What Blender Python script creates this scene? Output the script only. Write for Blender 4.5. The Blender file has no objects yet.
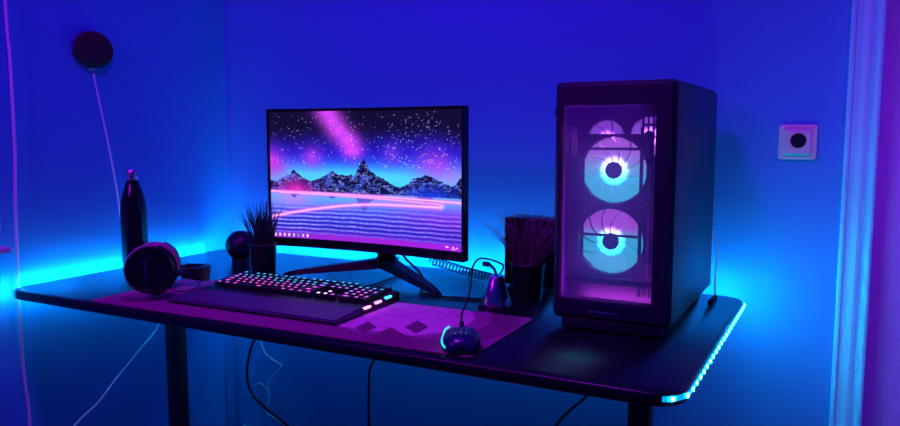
import bpy, bmesh, math, random
from mathutils import Vector, Matrix
import numpy as np
random.seed(7); rng = np.random.default_rng(5)
scene = bpy.context.scene
PI = math.pi
# ------------------------------------------------------------------ camera
cam_d = bpy.data.cameras.new('camera'); cam = bpy.data.objects.new('camera', cam_d)
scene.collection.objects.link(cam); scene.camera = cam
cam_d.sensor_width = 36.0; cam_d.lens = 751/900*36
cam_d.clip_start = 0.02
cam.location = (0, 0, 1.15)
cam.rotation_euler = (math.radians(90-6.118), 0, math.radians(27.96))
# ------------------------------------------------------------------ world, exposure
w = bpy.data.worlds.new('night_room'); scene.world = w; w.use_nodes = True
w.node_tree.nodes['Background'].inputs[0].default_value = (0.02, 0.015, 0.25, 1)
w.node_tree.nodes['Background'].inputs[1].default_value = 0.05
scene.view_settings.view_transform = 'Standard'
scene.view_settings.look = 'None'
scene.view_settings.gamma = 1.0
scene.view_settings.use_curve_mapping = False
scene.view_settings.exposure = 0.0
# ------------------------------------------------------------------ room lights
LED_COL = (0.0, 0.52, 1.0)
LED_STR = 130.0; CHIP_STR = 760.0
def area_light(name, loc, target, size, energy, col, spread=180):
    d = bpy.data.lights.new(name, 'AREA'); d.shape = 'DISK'; d.size = size; d.energy = energy; d.color = col; d.spread = math.radians(spread)
    o = bpy.data.objects.new(name, d); scene.collection.objects.link(o); o.location = loc
    o.rotation_euler = (Vector(target)-Vector(loc)).to_track_quat('-Z', 'Y').to_euler()
    return o
area_light('violet_ceiling_light', (-0.75, 0.75, 2.42), (-0.85, 1.2, 0.9), 0.35, 11.5, (0.36, 0.006, 1.0), 150)
area_light('violet_corner_light', (-1.55, -0.3, 2.05), (-1.2, 1.7, 1.2), 0.25, 9.5, (0.44, 0.006, 1.0))
area_light('violet_door_fill', (0.80, 0.7, 2.2), (0.40, 2.05, 1.0), 0.25, 1.5, (0.60, 0.03, 1.0), 50)  # added fill aimed at the door, no known lamp stands there

# ------------------------------------------------------------------ materials
def new_mat(name):
    m = bpy.data.materials.new(name); m.use_nodes = True
    return m, m.node_tree.nodes, m.node_tree.links, m.node_tree.nodes['Principled BSDF']
def mat(name, col, rough=0.5, metal=0.0, spec=0.5, noise=0.0, nscale=40, bump=0.0, bscale=400, emit=None, estr=0, sheen=0):
    m, N, L, b = new_mat(name)
    b.inputs['Base Color'].default_value = (*col, 1)
    b.inputs['Roughness'].default_value = rough
    b.inputs['Metallic'].default_value = metal
    b.inputs['Specular IOR Level'].default_value = spec
    if sheen: b.inputs['Sheen Weight'].default_value = sheen
    tc = N.new('ShaderNodeTexCoord')
    if noise:
        n = N.new('ShaderNodeTexNoise'); n.inputs['Scale'].default_value = nscale; n.inputs['Detail'].default_value = 4
        L.new(tc.outputs['Object'], n.inputs['Vector'])
        mx = N.new('ShaderNodeMix'); mx.data_type = 'RGBA'
        mx.inputs[6].default_value = (*[c*(1-noise) for c in col], 1)
        mx.inputs[7].default_value = (*[min(1, c*(1+noise)) for c in col], 1)
        L.new(n.outputs['Fac'], mx.inputs[0]); L.new(mx.outputs[2], b.inputs['Base Color'])
    if bump:
        n2 = N.new('ShaderNodeTexNoise'); n2.inputs['Scale'].default_value = bscale; n2.inputs['Detail'].default_value = 3
        L.new(tc.outputs['Object'], n2.inputs['Vector'])
        bp = N.new('ShaderNodeBump'); bp.inputs['Strength'].default_value = bump; bp.inputs['Distance'].default_value = 0.002
        L.new(n2.outputs['Fac'], bp.inputs['Height']); L.new(bp.outputs[0], b.inputs['Normal'])
    if emit:
        b.inputs['Emission Color'].default_value = (*emit, 1); b.inputs['Emission Strength'].default_value = estr
    return m
M = {}
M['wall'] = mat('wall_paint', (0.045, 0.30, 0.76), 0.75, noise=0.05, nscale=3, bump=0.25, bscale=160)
M['ceiling'] = mat('ceiling_paint', (0.5, 0.5, 0.7), 0.9, noise=0.03)
M['floor'] = mat('floor_boards', (0.10, 0.08, 0.10), 0.5, noise=0.3, nscale=6)
M['trim'] = mat('trim_white_led_tinted', (0.27, 0.84, 0.95), 0.45, noise=0.01, nscale=2)  # white trim with the LED strip's cyan light put into its base colour
M['door'] = mat('door_white_violet_tinted', (0.52, 0.34, 0.85), 0.5, noise=0.04, nscale=6)  # white door with the violet room light put into its base colour
M['desk'] = mat('desk_black_laminate', (0.006, 0.008, 0.014), 0.26, spec=0.5, noise=0.3, nscale=30, bump=0.12, bscale=300)
M['desk_edge'] = mat('desk_edge_band', (0.008, 0.008, 0.012), 0.4, noise=0.2)
M['steel_black'] = mat('powder_coated_black_steel', (0.012, 0.012, 0.016), 0.5, noise=0.2, bump=0.1, bscale=600)
M['plastic'] = mat('matte_black_plastic', (0.006, 0.007, 0.015), 0.38, noise=0.2, bump=0.08, bscale=500)
M['plastic_gloss'] = mat('gloss_black_plastic', (0.008, 0.008, 0.012), 0.16, noise=0.2)
M['rubber'] = mat('black_rubber', (0.008, 0.008, 0.009), 0.7, noise=0.2)
M['cable_black'] = mat('black_cable', (0.005, 0.005, 0.007), 0.6, spec=0.3, noise=0.2)
M['cable_white'] = mat('white_cable', (0.80, 0.76, 0.95), 0.5, noise=0.05)
M['bottle'] = mat('bottle_black_gloss', (0.006, 0.006, 0.012), 0.17, noise=0.2)
M['bottle_cap'] = mat('brushed_steel_cap', (0.75, 0.6, 0.75), 0.3, metal=1.0, noise=0.1, nscale=60)
M['fabric_speaker'] = mat('charcoal_speaker_fabric', (0.035, 0.012, 0.03), 0.95, noise=0.5, nscale=500, bump=0.6, bscale=900)
M['cushion'] = mat('leatherette_cushion', (0.40, 0.12, 0.28), 0.35, noise=0.2, bump=0.1)
M['pot'] = mat('dark_pot_plastic', (0.01, 0.011, 0.02), 0.42, noise=0.3)
M['soil'] = mat('dark_soil', (0.02, 0.015, 0.01), 0.95, noise=0.5, nscale=200)
M['metal_cone'] = mat('brushed_steel', (0.55, 0.60, 0.75), 0.2, metal=1.0, noise=0.15, nscale=50)
M['case'] = mat('case_black_steel', (0.010, 0.013, 0.028), 0.36, spec=0.5, noise=0.2, nscale=20, bump=0.06, bscale=700)
M['case_front'] = mat('case_front_black_plastic', (0.008, 0.009, 0.034), 0.5, noise=0.2)
M['case_inner'] = mat('case_interior', (0.012, 0.012, 0.016), 0.5, noise=0.3)
M['rest'] = mat('wrist_rest_leatherette', (0.10, 0.02, 0.15), 0.5, noise=0.1, bump=0.2, bscale=500)
M['kb_case'] = mat('keyboard_aluminium_black', (0.014, 0.012, 0.018), 0.33, metal=0.3, noise=0.2)
M['keycap'] = mat('keycap_black', (0.012, 0.012, 0.016), 0.45, noise=0.2)
M['mouse_shell'] = mat('mouse_shell_black', (0.016, 0.026, 0.10), 0.2, noise=0.2)
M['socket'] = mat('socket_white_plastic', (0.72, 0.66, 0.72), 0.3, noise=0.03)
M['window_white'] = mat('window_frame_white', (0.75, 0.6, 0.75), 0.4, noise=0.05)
def emit_mat(name, col, s):
    m, N, L, b = new_mat(name)
    b.inputs['Base Color'].default_value = (*[c*0.3 for c in col], 1)
    b.inputs['Emission Color'].default_value = (*col, 1); b.inputs['Emission Strength'].default_value = s
    return m
M['led_strip'] = emit_mat('led_strip_diffuser', (0.0, 0.42, 0.85), 0.9)
M['led_chip'] = emit_mat('led_chip_lit', (0.0022, 0.54, 1.0), CHIP_STR)
M['key_pink'] = emit_mat('key_legend_pink', (1.0, 0.10, 0.75), 1.3)
M['key_violet'] = emit_mat('key_legend_violet', (0.62, 0.22, 1.0), 1.3)
M['key_cyan'] = emit_mat('key_legend_cyan', (0.05, 0.60, 1.0), 1.3)
M['key_white'] = emit_mat('key_legend_white', (1.0, 0.70, 1.0), 2.6)
M['bar_pink'] = emit_mat('light_bar_pink', (1.0, 0.25, 0.8), 3.0)
M['bar_cyan'] = emit_mat('light_bar_cyan', (0.05, 0.75, 1.0), 2.5)
M['mouse_led'] = emit_mat('mouse_led_teal', (0.0, 0.85, 0.75), 1.6)

def pad_material():
    m, N, L, b = new_mat('desk_mat_printed_cloth')
    b.inputs['Roughness'].default_value = 0.75; b.inputs['Specular IOR Level'].default_value = 0.25
    tc = N.new('ShaderNodeTexCoord'); sp = N.new('ShaderNodeSeparateXYZ'); L.new(tc.outputs['Object'], sp.inputs[0])
    X, Y = sp.outputs[0], sp.outputs[1]
    def mth(op, a, c=None, clamp=False):
        n = N.new('ShaderNodeMath'); n.operation = op; n.use_clamp = clamp
        for i, v in enumerate((a, c)):
            if v is None: continue
            if isinstance(v, (int, float)): n.inputs[i].default_value = v
            else: L.new(v, n.inputs[i])
        return n.outputs[0]
    def dist(cx, cy, sx=1, sy=1):
        dx = mth('MULTIPLY', mth('SUBTRACT', X, cx), 1/sx); dy = mth('MULTIPLY', mth('SUBTRACT', Y, cy), 1/sy)
        return mth('SQRT', mth('ADD', mth('MULTIPLY', dx, dx), mth('MULTIPLY', dy, dy)))
    def smooth(v, a, c):
        n = N.new('ShaderNodeMapRange'); n.inputs[1].default_value = a; n.inputs[2].default_value = c
        n.inputs[3].default_value = 0; n.inputs[4].default_value = 1; n.interpolation_type = 'SMOOTHSTEP'
        L.new(v, n.inputs[0]); return n.outputs[0]
    def mix(f, c1, c2):
        n = N.new('ShaderNodeMix'); n.data_type = 'RGBA'; L.new(f, n.inputs[0])
        for i, c in ((6, c1), (7, c2)):
            if isinstance(c, tuple): n.inputs[i].default_value = (*c, 1)
            else: L.new(c, n.inputs[i])
        return n.outputs[2]
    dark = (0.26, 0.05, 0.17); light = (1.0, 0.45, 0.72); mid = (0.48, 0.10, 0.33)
    # disc of light print with a darker ring and arc at the right end of the mat
    r = dist(PADC[0], PADC[1])
    disc = mth('SUBTRACT', 1, smooth(r, 0.145, 0.155))
    col = mix(disc, mid, light)
    ring = mth('MULTIPLY', smooth(r, 0.185, 0.190), mth('SUBTRACT', 1, smooth(r, 0.245, 0.25)))
    ring = mth('MULTIPLY', ring, smooth(X, PADC[0]+0.09, PADC[0]+0.12))
    col = mix(mth('MULTIPLY', ring, 0.8), col, dark)
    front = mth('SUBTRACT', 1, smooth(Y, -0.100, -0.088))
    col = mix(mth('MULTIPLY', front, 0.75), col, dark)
    for (cx, cy, hw, hh, rot) in PAD_DIAMONDS:
        c_, s_ = math.cos(rot), math.sin(rot)
        dx = mth('SUBTRACT', X, cx); dy = mth('SUBTRACT', Y, cy)
        u = mth('ADD', mth('MULTIPLY', dx, c_), mth('MULTIPLY', dy, s_)); v = mth('SUBTRACT', mth('MULTIPLY', dy, c_), mth('MULTIPLY', dx, s_))
        dd = mth('ADD', mth('MULTIPLY', mth('ABSOLUTE', u), 1/hw), mth('MULTIPLY', mth('ABSOLUTE', v), 1/hh))
        col = mix(mth('SUBTRACT', 1, smooth(dd, 0.95, 1.0)), col, dark)
    # faint lettering-like speckle of the print
    nz = N.new('ShaderNodeTexNoise'); nz.inputs['Scale'].default_value = 45; nz.inputs['Detail'].default_value = 3; L.new(tc.outputs['Object'], nz.inputs['Vector'])
    col = mix(mth('MULTIPLY', smooth(nz.outputs['Fac'], 0.52, 0.62), 0.22), col, dark)
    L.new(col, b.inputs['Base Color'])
    wv = N.new('ShaderNodeTexNoise'); wv.inputs['Scale'].default_value = 1200; L.new(tc.outputs['Object'], wv.inputs['Vector'])
    bp = N.new('ShaderNodeBump'); bp.inputs['Strength'].default_value = 0.3; bp.inputs['Distance'].default_value = 0.0006
    L.new(wv.outputs['Fac'], bp.inputs['Height']); L.new(bp.outputs[0], b.inputs['Normal'])
    return m
PADC = (0.245, 0.035)     # centre of the print, in the mat's own coordinates
PAD_DIAMONDS = [(0.218, -0.076, 0.023, 0.048, 0.49), (0.306, -0.135, 0.052, 0.096, 0.49), (0.309, -0.027, 0.025, 0.055, 0.49)]
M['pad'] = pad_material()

def mesh_panel_material():
    m, N, L, b = new_mat('perforated_steel_mesh')
    b.inputs['Base Color'].default_value = (0.30, 0.07, 0.80, 1); b.inputs['Roughness'].default_value = 0.5
    tc = N.new('ShaderNodeTexCoord'); sp = N.new('ShaderNodeSeparateXYZ'); L.new(tc.outputs['Object'], sp.inputs[0])
    P = 0.0014
    def wave(sock):
        a = N.new('ShaderNodeMath'); a.operation = 'MULTIPLY'; a.inputs[1].default_value = 2*PI/P; L.new(sock, a.inputs[0])
        s = N.new('ShaderNodeMath'); s.operation = 'SINE'; L.new(a.outputs[0], s.inputs[0]); return s.outputs[0]
    ad = N.new('ShaderNodeMath'); ad.operation = 'ADD'; L.new(wave(sp.outputs[0]), ad.inputs[0]); L.new(wave(sp.outputs[2]), ad.inputs[1])
    gt = N.new('ShaderNodeMath'); gt.operation = 'GREATER_THAN'; gt.inputs[1].default_value = -0.35; L.new(ad.outputs[0], gt.inputs[0])
    tr = N.new('ShaderNodeBsdfTransparent'); mx = N.new('ShaderNodeMixShader')
    filter_haze = N.new('ShaderNodeBsdfTranslucent'); filter_haze.inputs['Color'].default_value = (0.75, 0.35, 0.95, 1); dm = N.new('ShaderNodeMixShader'); dm.inputs[0].default_value = 0.55  # violet haze of the backlit front put into mesh and dust filter colour
    L.new(b.outputs[0], dm.inputs[1]); L.new(filter_haze.outputs[0], dm.inputs[2])
    L.new(gt.outputs[0], mx.inputs[0]); L.new(dm.outputs[0], mx.inputs[1]); L.new(tr.outputs[0], mx.inputs[2])
    L.new(mx.outputs[0], N['Material Output'].inputs[0])
    return m
M['mesh'] = mesh_panel_material()

def fan_material(name, top, bottom, s, hub_r, split=0.0, soft=0.02):
    """lit fan blades: LED colours run from the upper LEDs to the lower ones, brightest by the hub where the LEDs sit"""
    m, N, L, b = new_mat(name)
    b.inputs['Base Color'].default_value = (0.3, 0.3, 0.4, 1); b.inputs['Roughness'].default_value = 0.4
    tc = N.new('ShaderNodeTexCoord'); sp = N.new('ShaderNodeSeparateXYZ'); L.new(tc.outputs['Object'], sp.inputs[0])
    mr = N.new('ShaderNodeMapRange'); mr.interpolation_type = 'SMOOTHSTEP'; mr.inputs[1].default_value = split-soft; mr.inputs[2].default_value = split+soft
    L.new(sp.outputs[2], mr.inputs[0])
    mx = N.new('ShaderNodeMix'); mx.data_type = 'RGBA'; mx.inputs[6].default_value = (*bottom, 1); mx.inputs[7].default_value = (*top, 1)
    L.new(mr.outputs[0], mx.inputs[0]); L.new(mx.outputs[2], b.inputs['Emission Color'])
    cb = N.new('ShaderNodeCombineXYZ'); L.new(sp.outputs[0], cb.inputs[0]); L.new(sp.outputs[2], cb.inputs[2])
    ln = N.new('ShaderNodeVectorMath'); ln.operation = 'LENGTH'; L.new(cb.outputs[0], ln.inputs[0])
    r2 = N.new('ShaderNodeMapRange'); r2.interpolation_type = 'SMOOTHERSTEP'
    r2.inputs[1].default_value = hub_r*1.0; r2.inputs[2].default_value = hub_r*2.0; r2.inputs[3].default_value = s*9.0; r2.inputs[4].default_value = s
    L.new(ln.outputs['Value'], r2.inputs[0]); L.new(r2.outputs[0], b.inputs['Emission Strength'])
    return m
M['fan_a'] = fan_material('fan_blades_lit', (0.42, 0.12, 0.62), (0.03, 0.50, 0.66), 1.1, 0.017, 0.012, 0.035)
M['fan_b'] = fan_material('fan_blades_lit_lower', (0.40, 0.09, 0.60), (0.02, 0.48, 0.60), 1.1, 0.017, 0.018, 0.014)
M['fan_c'] = fan_material('fan_blades_violet', (0.26, 0.06, 0.62), (0.42, 0.10, 0.75), 0.95, 0.012)

def screen_material():
    m, N, L, b = new_mat('screen_picture')
    b.inputs['Base Color'].default_value = (0.003, 0.003, 0.004, 1); b.inputs['Roughness'].default_value = 0.3
    a = N.new('ShaderNodeAttribute'); a.attribute_name = 'picture'
    L.new(a.outputs['Color'], b.inputs['Emission Color']); b.inputs['Emission Strength'].default_value = 1.15
    return m
M['screen'] = screen_material()

# ------------------------------------------------------------------ mesh helpers
def obj(name, bm, m, parent=None, smooth=True, loc=(0, 0, 0), angle=40):
    me = bpy.data.meshes.new(name)
    bmesh.ops.recalc_face_normals(bm, faces=bm.faces[:])
    bm.to_mesh(me); bm.free()
    ms = m if isinstance(m, (list, tuple)) else [m]
    for x in ms: me.materials.append(x)
    if smooth:
        me.polygons.foreach_set('use_smooth', [True]*len(me.polygons))
        try: me.set_sharp_from_angle(angle=math.radians(angle))
        except Exception: pass
    o = bpy.data.objects.new(name, me); scene.collection.objects.link(o)
    o.location = loc
    if parent: o.parent = parent
    return o
def thing(name, label, cat, loc=(0, 0, 0), rotz=0, group=None):
    o = bpy.data.objects.new(name, None); scene.collection.objects.link(o)
    o.empty_display_size = 0.05
    o.location = loc; o.rotation_euler = (0, 0, rotz); tag(o, label, cat, group); return o
def tag(o, label, cat, group=None):
    o['label'] = label; o['category'] = cat
    if group: o['group'] = group
    return o
def struct(o): o['kind'] = 'structure'; return o
def box(bm, x0, x1, y0, y1, z0, z1, bev=0, seg=2, mi=0, mtx=None):
    r = bmesh.ops.create_cube(bm, size=1)
    vs = r['verts']
    for v in vs:
        v.co = Vector(((x0+x1)/2+v.co.x*(x1-x0), (y0+y1)/2+v.co.y*(y1-y0), (z0+z1)/2+v.co.z*(z1-z0)))
    fs = list({f for v in vs for f in v.link_faces})
    if bev:
        es = list({e for v in vs for e in v.link_edges})
        rb = bmesh.ops.bevel(bm, geom=es, offset=bev, segments=seg, affect='EDGES', profile=0.5)
        fs = [f for f in rb['faces']]; vs = list({v for v in rb['verts']} | {v for f in fs for v in f.verts})
        allf = {f for v in vs for f in v.link_faces}; vs = list({v for f in allf for v in f.verts}); fs = list(allf)
    for f in fs: f.material_index = mi
    if mtx is not None: bmesh.ops.transform(bm, matrix=mtx, verts=vs)
    return vs
def cyl(bm, p0, p1, r0, r1=None, seg=24, mi=0, caps=True):
    p0, p1 = Vector(p0), Vector(p1); r1 = r0 if r1 is None else r1
    q = (p1-p0).to_track_quat('Z', 'Y'); A, B = [], []
    for i in range(seg):
        t = 2*PI*i/seg; d = q @ Vector((math.cos(t), math.sin(t), 0))
        A.append(bm.verts.new(p0+d*r0)); B.append(bm.verts.new(p1+d*r1))
    for i in range(seg):
        j = (i+1) % seg; bm.faces.new((A[i], A[j], B[j], B[i])).material_index = mi
    if caps:
        bm.faces.new(A[::-1]).material_index = mi; bm.faces.new(B).material_index = mi
def lathe(bm, prof, seg=48, c=(0, 0, 0), mi=0, mtx=None, mis=None):
    """prof: (r, z) from bottom to top; r = 0 closes"""
    rings = []; c = Vector(c); new = []
    for (r, z) in prof:
        if r < 1e-6:
            v = bm.verts.new(c+Vector((0, 0, z))); rings.append([v]); new.append(v)
        else:
            rg = [bm.verts.new(c+Vector((r*math.cos(2*PI*i/seg), r*math.sin(2*PI*i/seg), z))) for i in range(seg)]
            rings.append(rg); new += rg
    for k in range(len(rings)-1):
        a, b_ = rings[k], rings[k+1]; m_ = mis[k] if mis else mi
        for i in range(seg):
            j = (i+1) % seg
            if len(a) == 1 and len(b_) == 1: continue
            if len(a) == 1: f = bm.faces.new((a[0], b_[j], b_[i]))
            elif len(b_) == 1: f = bm.faces.new((a[i], a[j], b_[0]))
            else: f = bm.faces.new((a[i], a[j], b_[j], b_[i]))
            f.material_index = m_
    if mtx is not None: bmesh.ops.transform(bm, matrix=mtx, verts=new)
def spline(pts, n=12):
    P = [Vector(p) for p in pts]
    P = [P[0]*2-P[1]] + P + [P[-1]*2-P[-2]]
    out = []
    for i in range(1, len(P)-2):
        for k in range(n):
            t = k/n
            out.append(0.5*((2*P[i]) + (P[i+1]-P[i-1])*t + (2*P[i-1]-5*P[i]+4*P[i+1]-P[i+2])*t*t + (3*P[i]-P[i-1]-3*P[i+1]+P[i+2])*t**3))
    out.append(P[-2]); return out
def tube(bm, path, r, seg=8, mi=0):
    path = [Vector(p) for p in path]; n = len(path)
    rs = r if isinstance(r, (list, tuple)) else [r]*n
    up = Vector((0, 0, 1)); prev = None; rings = []
    for i, p in enumerate(path):
        t = (path[min(i+1, n-1)]-path[max(i-1, 0)]).normalized()
        if prev is None:
            nrm = t.cross(up)
            if nrm.length < 1e-3: nrm = t.cross(Vector((1, 0, 0)))
        else: nrm = prev - t*prev.dot(t)
        nrm.normalize(); prev = nrm; bn = t.cross(nrm)
        rings.append([bm.verts.new(p+(nrm*math.cos(2*PI*k/seg)+bn*math.sin(2*PI*k/seg))*rs[i]) for k in range(seg)])
    for a, b_ in zip(rings, rings[1:]):
        for k in range(seg):
            j = (k+1) % seg; bm.faces.new((a[k], a[j], b_[j], b_[k])).material_index = mi
    bm.faces.new(rings[0][::-1]).material_index = mi; bm.faces.new(rings[-1]).material_index = mi
def cable(name, pts, r, m, label, cat='cable', n=12, seg=8):
    bm = bmesh.new(); tube(bm, spline(pts, n), r, seg)
    return tag(obj(name, bm, m), label, cat)
def prism(bm, outline, z0, z1, bev=0, mi=0, side_mi=None):
    """outline: list of (x, y), extruded from z0 to z1; optional small bevel on the rims"""
    n = len(outline)
    def inset(d):
        cx = sum(p[0] for p in outline)/n; cy = sum(p[1] for p in outline)/n
        res = []
        for i in range(n):
            a = Vector(outline[i-1]); b_ = Vector(outline[i]); c_ = Vector(outline[(i+1) % n])
            t = (c_-a).normalized(); nn = Vector((-t.y, t.x))
            res.append((b_.x+nn.x*d, b_.y+nn.y*d))
        return res
    levels = [(z0, bev), (z0+bev, 0), (z1-bev, 0), (z1, bev)] if bev else [(z0, 0), (z1, 0)]
    rings = [[bm.verts.new((x, y, z)) for x, y in (inset(d) if d else outline)] for z, d in levels]
    for a, b_ in zip(rings, rings[1:]):
        for i in range(n):
            j = (i+1) % n; bm.faces.new((a[i], a[j], b_[j], b_[i])).material_index = mi if side_mi is None else side_mi
    bm.faces.new(rings[0][::-1]).material_index = mi; bm.faces.new(rings[-1]).material_index = mi
def rrect(x0, x1, y0, y1, r, seg=8):
    pts = []
    for cx, cy, a0 in ((x1-r, y0+r, -90), (x1-r, y1-r, 0), (x0+r, y1-r, 90), (x0+r, y0+r, 180)):
        for k in range(seg+1):
            a = math.radians(a0+90*k/seg); pts.append((cx+r*math.cos(a), cy+r*math.sin(a)))
    return pts

# ================================================================== the room
XL, YB, DZ = -1.930, 2.000, 0.75     # left wall, back wall, desk top
XN = -1.957                         # bottom of the shallow niche added in the left wall for a shadow band
H = 2.5
bm = bmesh.new()
box(bm, -2.1, 0.045, YB, YB+0.12, 0, H); box(bm, 0.045, 0.90, YB, YB+0.12, 2.06, H); box(bm, 0.90, 1.3, YB, YB+0.12, 0, H)
struct(obj('wall_back', bm, M['wall'], smooth=False))
bm = bmesh.new()
# left wall with window opening, and a corner niche added for its shadow band
box(bm, -2.1, XL, 1.085, 1.850, 0, H); box(bm, -2.1, XN, 1.850, YB, 0, H)
box(bm, -2.1, XL, -1.6, 0.0, 0, H); box(bm, -2.1, XL, 0.0, 1.085, 0, 0.86); box(bm, -2.1, XL, 0.0, 1.085, 2.15, H)
struct(obj('wall_left', bm, M['wall'], smooth=False))
bm = bmesh.new(); box(bm, 1.3, 1.4, -1.6, YB+0.12, 0, H); struct(obj('wall_right', bm, M['wall'], smooth=False))
bm = bmesh.new(); box(bm, -2.1, 1.4, -1.7, -1.6, 0, H); struct(obj('wall_front', bm, M['wall'], smooth=False))
bm = bmesh.new(); box(bm, -2.1, 1.4, -1.7, 2.2, -0.1, 0); struct(obj('floor', bm, M['floor'], smooth=False))
bm = bmesh.new(); box(bm, -2.1, 1.4, -1.7, 2.2, H, H+0.1); struct(obj('ceiling', bm, M['ceiling'], smooth=False))
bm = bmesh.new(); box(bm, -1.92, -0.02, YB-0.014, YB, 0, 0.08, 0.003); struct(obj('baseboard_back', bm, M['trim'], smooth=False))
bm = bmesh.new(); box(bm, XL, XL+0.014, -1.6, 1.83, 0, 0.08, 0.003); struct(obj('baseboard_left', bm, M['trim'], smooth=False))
# door casing: moulded profile run up both sides and over the top
def casing_profile(x0, x1):
    w_ = x1-x0
    P = [(0, 0), (0.00, 0.012), (0.06, 0.016), (0.14, 0.016), (0.19, 0.010), (0.27, 0.010), (0.34, 0.014), (0.52, 0.017), (0.62, 0.015),
         (0.67, 0.010), (0.72, 0.010), (0.78, 0.020), (0.90, 0.024), (0.97, 0.022), (1.0, 0.016), (1.0, 0)]
    return [(x0+w_*u, YB-v) for u, v in P]
bm = bmesh.new()
for prof, flip in ((casing_profile(-0.012, 0.058), 0), (casing_profile(0.957, 0.887), 1)):
    n = len(prof); a = [bm.verts.new((x, y, 0)) for x, y in prof]; b_ = [bm.verts.new((x, y, 2.11)) for x, y in prof]
    for i in range(n): bm.faces.new((a[i], a[(i+1) % n], b_[(i+1) % n], b_[i]))
    bm.faces.new(a); bm.faces.new(b_)
box(bm, 0.058, 0.887, YB-0.018, YB, 2.045, 2.11, 0.003)
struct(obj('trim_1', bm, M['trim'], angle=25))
bm = bmesh.new()
box(bm, 0.0451, 0.058, YB, YB+0.10, 0, 2.05); box(bm, 0.887, 0.8999, YB, YB+0.10, 0, 2.05); box(bm, 0.058, 0.887, YB, YB+0.10, 2.045, 2.0599)
struct(obj('trim_2', bm, M['trim'], smooth=False))
door = thing('door_1', '', 'door', (0.0585, YB+0.045, 0)); 
for k in ('label', 'category'): del door[k]
struct(door)
bm = bmesh.new(); box(bm, 0.001, 0.827, 0, 0.04, 0.005, 2.04, 0.003)
for z0, z1 in ((0.15, 0.9), (1.05, 1.92)):
    box(bm, 0.14, 0.69, -0.008, 0.001, z0, z1, 0.006)
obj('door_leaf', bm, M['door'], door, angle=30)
bm = bmesh.new(); cyl(bm, (0.77, -0.05, 1.0), (0.77, 0, 1.0), 0.009); tube(bm, spline([(0.77, -0.05, 1.0), (0.72, -0.055, 1.0), (0.65, -0.05, 1.0)], 6), 0.009); cyl(bm, (0.77, -0.006, 1.0), (0.77, 0.001, 1.0), 0.026)
obj('door_handle', bm, M['metal_cone'], door)
# window in the left wall, mostly out of the frame
win = thing('window_1', '', 'window', (XL, 0, 0))
for k in ('label', 'category'): del win[k]
struct(win)
bm = bmesh.new()
box(bm, -0.14, -0.09, 0.0, 0.06, 0.86, 2.15, 0.004); box(bm, -0.14, -0.09, 1.025, 1.0849, 0.86, 2.15, 0.004)
box(bm, -0.14, -0.09, 0.0, 1.0849, 0.86, 0.92, 0.004); box(bm, -0.14, -0.09, 0.0, 1.0849, 2.09, 2.15, 0.004); box(bm, -0.135, -0.095, 0.51, 0.57, 0.92, 2.09, 0.004)
obj('window_frame', bm, M['window_white'], win, smooth=False)
mg, N_, L_, b_ = new_mat('window_glass_night'); b_.inputs['Base Color'].default_value = (0.02, 0.02, 0.04, 1); b_.inputs['Roughness'].default_value = 0.03
bm = bmesh.new(); box(bm, -0.118, -0.112, 0.05, 1.03, 0.91, 2.10); obj('window_pane', bm, mg, win, smooth=False)
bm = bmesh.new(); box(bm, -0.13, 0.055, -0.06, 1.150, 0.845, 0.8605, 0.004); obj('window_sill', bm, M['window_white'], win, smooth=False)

# ================================================================== the desk
DX0, DX1, DY0, DY1 = -1.899, -0.206, 1.137, 1.925; DR = 0.058
desk = thing('desk', 'long black rounded-corner desk against the corner walls, carrying the computer', 'desk', (0, 0, 0))
bm = bmesh.new(); prism(bm, rrect(DX0, DX1, DY0, DY1, DR, 10), DZ-0.022, DZ, 0.0025)
obj('desktop', bm, M['desk'], desk, angle=50)
for x in (-1.6925, -0.3525):
    bm = bmesh.new()
    box(bm, x-0.0225, x+0.0225, 1.48, 1.52, 0.03, DZ-0.03, 0.003)
    lg = obj('leg', bm, M['steel_black'], desk, angle=50)
    bm = bmesh.new(); box(bm, x-0.03, x+0.03, 1.17, 1.86, 0.0, 0.032, 0.006); obj('foot', bm, M['steel_black'], lg, angle=50)
    bm = bmesh.new(); box(bm, x-0.035, x+0.035, 1.22, 1.80, DZ-0.040, DZ-0.0225, 0.003); obj('bracket', bm, M['steel_black'], lg, angle=50)
bm = bmesh.new(); box(bm, -1.657, -0.388, 1.48, 1.52, DZ-0.062, DZ-0.025, 0.003); obj('crossbeam', bm, M['steel_black'], desk, angle=50)

# LED strip stuck around the left, back and right edges
strip = thing('led_strip', 'glowing blue LED light strip along the side and back edges of the desk', 'light strip')
def edge_path():
    pts = []; r = DR; o_ = 0.0022
    def arc(cx, cy, a0, a1, n=10):
        for k in range(n+1):
            a = math.radians(a0+(a1-a0)*k/n); pts.append((cx+(r+o_)*math.cos(a), cy+(r+o_)*math.sin(a)))
    arc(DX1-r, DY0+r, -62, 0); arc(DX1-r, DY1-r, 0, 90); arc(DX0+r, DY1-r, 90, 180); arc(DX0+r, DY0+r, 180, 235, 6)
    return pts
ep = edge_path()
bm = bmesh.new(); zc = DZ-0.0085; hh = 0.0042
prev = None
for i, (x, y) in enumerate(ep):
    a = Vector(ep[max(i-1, 0)]); c_ = Vector(ep[min(i+1, len(ep)-1)]); t = (c_-a).normalized(); nn = Vector((t.y, -t.x))
    q = [(x-nn.x*0.0015, y-nn.y*0.0015, zc-hh), (x+nn.x*0.001, y+nn.y*0.001, zc-hh), (x+nn.x*0.001, y+nn.y*0.001, zc+hh), (x-nn.x*0.0015, y-nn.y*0.0015, zc+hh)]
    ring = [bm.verts.new(p) for p in q]
    if prev:
        for k in range(4): bm.faces.new((prev[k], prev[(k+1) % 4], ring[(k+1) % 4], ring[k]))
    prev = ring
obj('strip_body', bm, M['led_strip'], strip, smooth=False)
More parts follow.
